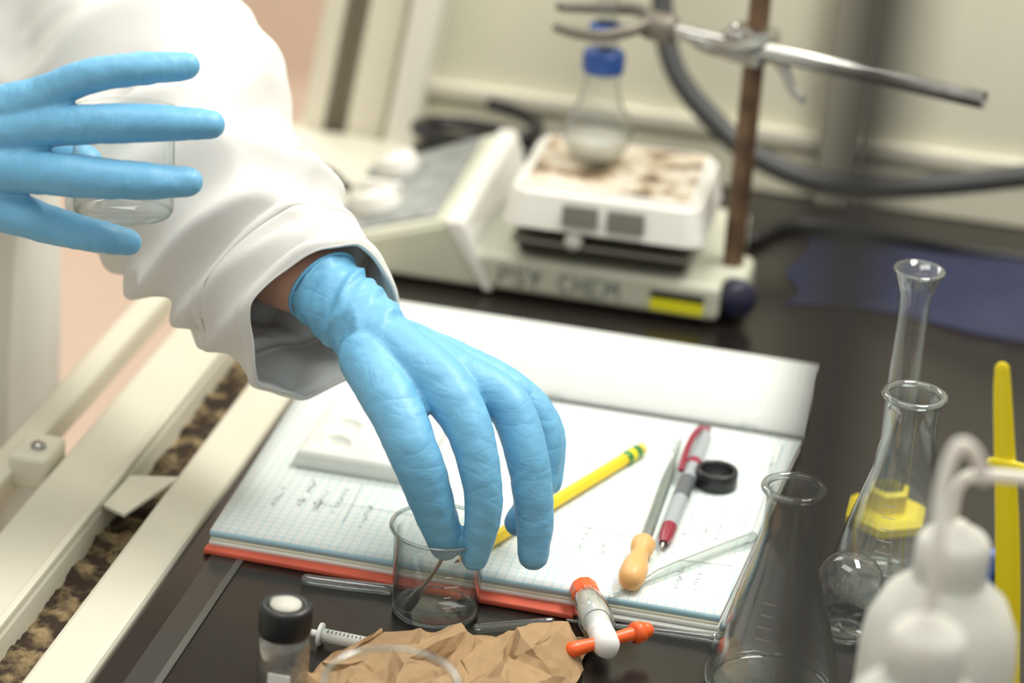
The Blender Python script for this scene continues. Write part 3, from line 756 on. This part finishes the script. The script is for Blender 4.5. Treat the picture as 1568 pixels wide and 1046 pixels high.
def loft(name, stations, mat, fold, rows=110, seg=110, endn=None, parent=ps, closed_ends=False, thick=.0022, ell=1.0, elldir=None):
    n = max(2, rows//(len(stations)-1)); S = catmull([V(s) for s in stations], n)
    C = [V(s[:3]) for s in S]; R = [s[3] for s in S]; N = len(C)
    T = [(C[min(i+1, N-1)]-C[max(i-1, 0)]).normalized() for i in range(N)]
    if endn:
        en, span = endn
        for i in range(N):
            w = max(0, (i-(N-1-span))/span)
            T[i] = (T[i]*(1-w)+en.normalized()*w).normalized()
    bm = bmesh.new(); rings = []; x, y, a = frame_from(T[0])
    for i in range(N):
        t = T[i]; x = (x-t*x.dot(t)).normalized(); y = t.cross(x); ring = []
        for k in range(seg):
            an = 2*math.pi*k/seg; d = x*math.cos(an)+y*math.sin(an)
            p = C[i]+d*R[i]
            if elldir: dd = elldir.dot(p-C[i]); p = p-elldir*dd*(1-ell)
            f = fold(i/(N-1), an, p)
            ring.append(bm.verts.new(p+d*f))
        rings.append(ring)
    for A_, B_ in zip(rings, rings[1:]):
        for k in range(seg):
            j = (k+1) % seg; bm.faces.new((A_[k], A_[j], B_[j], B_[k]))
    if closed_ends: bm.faces.new(rings[0][::-1]); bm.faces.new(rings[-1])
    o = obj(name, bm, mat, parent)
    if not closed_ends:
        s = o.modifiers.new('solid','SOLIDIFY'); s.thickness = thick; s.offset = -1
    return o, C, R, T
def soft(p): 
    v = noise.noise(p); return 1-2*math.sqrt(v*v+.003)
def sleeve_fold(t, an, p):
    q = p*1000
    w = noise.noise(q*.010)*1.0
    a = soft(V((q.x*.012+q.z*.010+w, q.y*.009-1.3, q.z*.019-q.x*.006+w)))*.0180
    b = soft(V((q.x*.024+3+w, q.z*.028-q.x*.012, q.y*.018)))*.0070
    amp = .75+.6*math.exp(-((t-.60)/.25)**2)
    if t > .80: amp *= max(.45, 1-(t-.80)*5)
    step = 1/(1+math.exp(-(t-.868)/.0022))
    hem = .0022*(math.exp(-((t-.988)/.006)**2)) + .0048*step - .0012*math.exp(-((t-.882)/.003)**2)
    return (a+b)*amp-.008+hem
SL = mm([(-500,430,440,74),(-415,350,336,66),(-335,270,256,58),(-285,226,222,58),(-230,182,197,59),(-185,137,174,53),(-148,103,158,48),(-115,80,142,47),(-86,64,129,42)])
camd = V((.24,-.91,.41))
loft('left_sleeve', SL, M_coat, sleeve_fold, rows=320, seg=240, endn=(V((60,-36,-31)).normalized()*.75+camd*.55, 66))
tube('left_forearm', mm([(-185,135,172,30),(-145,104,158,26),(-118,86,150,23),(-98,74,149,20.8),(-88,68.5,148,20.2),(-78,62,144,18)]), M_skin, ps, seg=40)
lathe('left_glove_bead', circ(.0214, 0, .0012, .0012), M_gloveL, ps, origin=(-.0885,.0688,.1484), axis=(.79,-.55,-.32), close=True, seg=64)
def rs_fold(t, an, p): return sleeve_fold(t*.8, an, p)
loft('right_sleeve', mm([(-470,70,430,75),(-520,50,280,68),(-520,40,150,62),(-470,30,130,54),(-400,15,160,46),(-345,0,192,40)]), M_coat, rs_fold, rows=100, seg=90)
tube('right_forearm', mm([(-440,20,140,32),(-372,5,178,26),(-325,-6,206,20)]), M_skin, ps, seg=28)

def torso_fold(t, an, p):
    q = p*1000
    return .015*soft(V((q.x*.014, q.y*.014, q.z*.0022+5)))+.006*soft(V((q.x*.034, q.y*.034, q.z*.004)))
loft('coat_torso', [(-.497,.235,-.62,.215),(-.492,.235,-.35,.20),(-.490,.235,-.05,.185),(-.487,.235,.15,.180),(-.487,.235,.35,.185),(-.490,.235,.47,.165),(-.495,.235,.53,.085),(-.495,.235,.56,.062)],
     M_coat, torso_fold, rows=120, seg=160, ell=.86, elldir=V((1,0,0)))
tube('neck', [(-.495,.235,.50,.055),(-.485,.235,.60,.055)], M_skin, ps, seg=28)
lg = bmesh.new()
for yy in (.15,.32): add_tube(lg, [(-.49,yy,-.87,.055),(-.485,yy,-.6,.075),(-.48,yy,-.3,.09)], 5, 20)
obj('trouser_legs', lg, M_navyp, ps)

hv = empty('held_glass_vessel', (-.174,.0,.23)); O = (-.178,.0,.200)
lathe('vessel_wall', [(0,.001),(.024,.001),(.0258,.004),(.026,.052),(.0272,.056)], M_glass_soft, hv, origin=O, axis=(-.05,.1,1), seg=64)
lathe('vessel_lip', circ(.0270, .0562, .0007, .0006), M_glass_soft, hv, origin=O, axis=(-.05,.1,1), close=True, seg=64)
lathe('vessel_foot', circ(.024, .0028, .0010, .0008), M_glass_soft, hv, origin=O, axis=(-.05,.1,1), close=True, seg=64)

# ------------------------------------------------------------------ lights
w = bpy.data.worlds.new('world'); bpy.context.scene.world = w; w.use_nodes = True
w.node_tree.nodes['Background'].inputs[0].default_value = (1.0,.975,.915,1); w.node_tree.nodes['Background'].inputs[1].default_value = .67
def area(name, loc, tgt, sx, sy, e, col=(1,.97,.915)):
    l = bpy.data.lights.new(name,'AREA'); l.shape = 'RECTANGLE'; l.size = sx; l.size_y = sy; l.energy = e; l.color = col
    o = bpy.data.objects.new(name, l); o.location = loc; o.rotation_euler = (V(tgt)-V(loc)).to_track_quat('-Z','Y').to_euler(); COL.objects.link(o)
area('ceiling_light', (-.3,-.2,1.9), (-.05,.15,0), 1.2, .5, 15.5)
area('hood_light', (.45,.40,1.15), (-.1,.2,0), .7, .25, 14)
area('room_light', (-1.5,2.2,1.9), (-1.2,2.6,-.9), 2, 1, 46)
sc = bpy.context.scene
sc.view_settings.view_transform = 'Standard'; sc.view_settings.exposure = 0
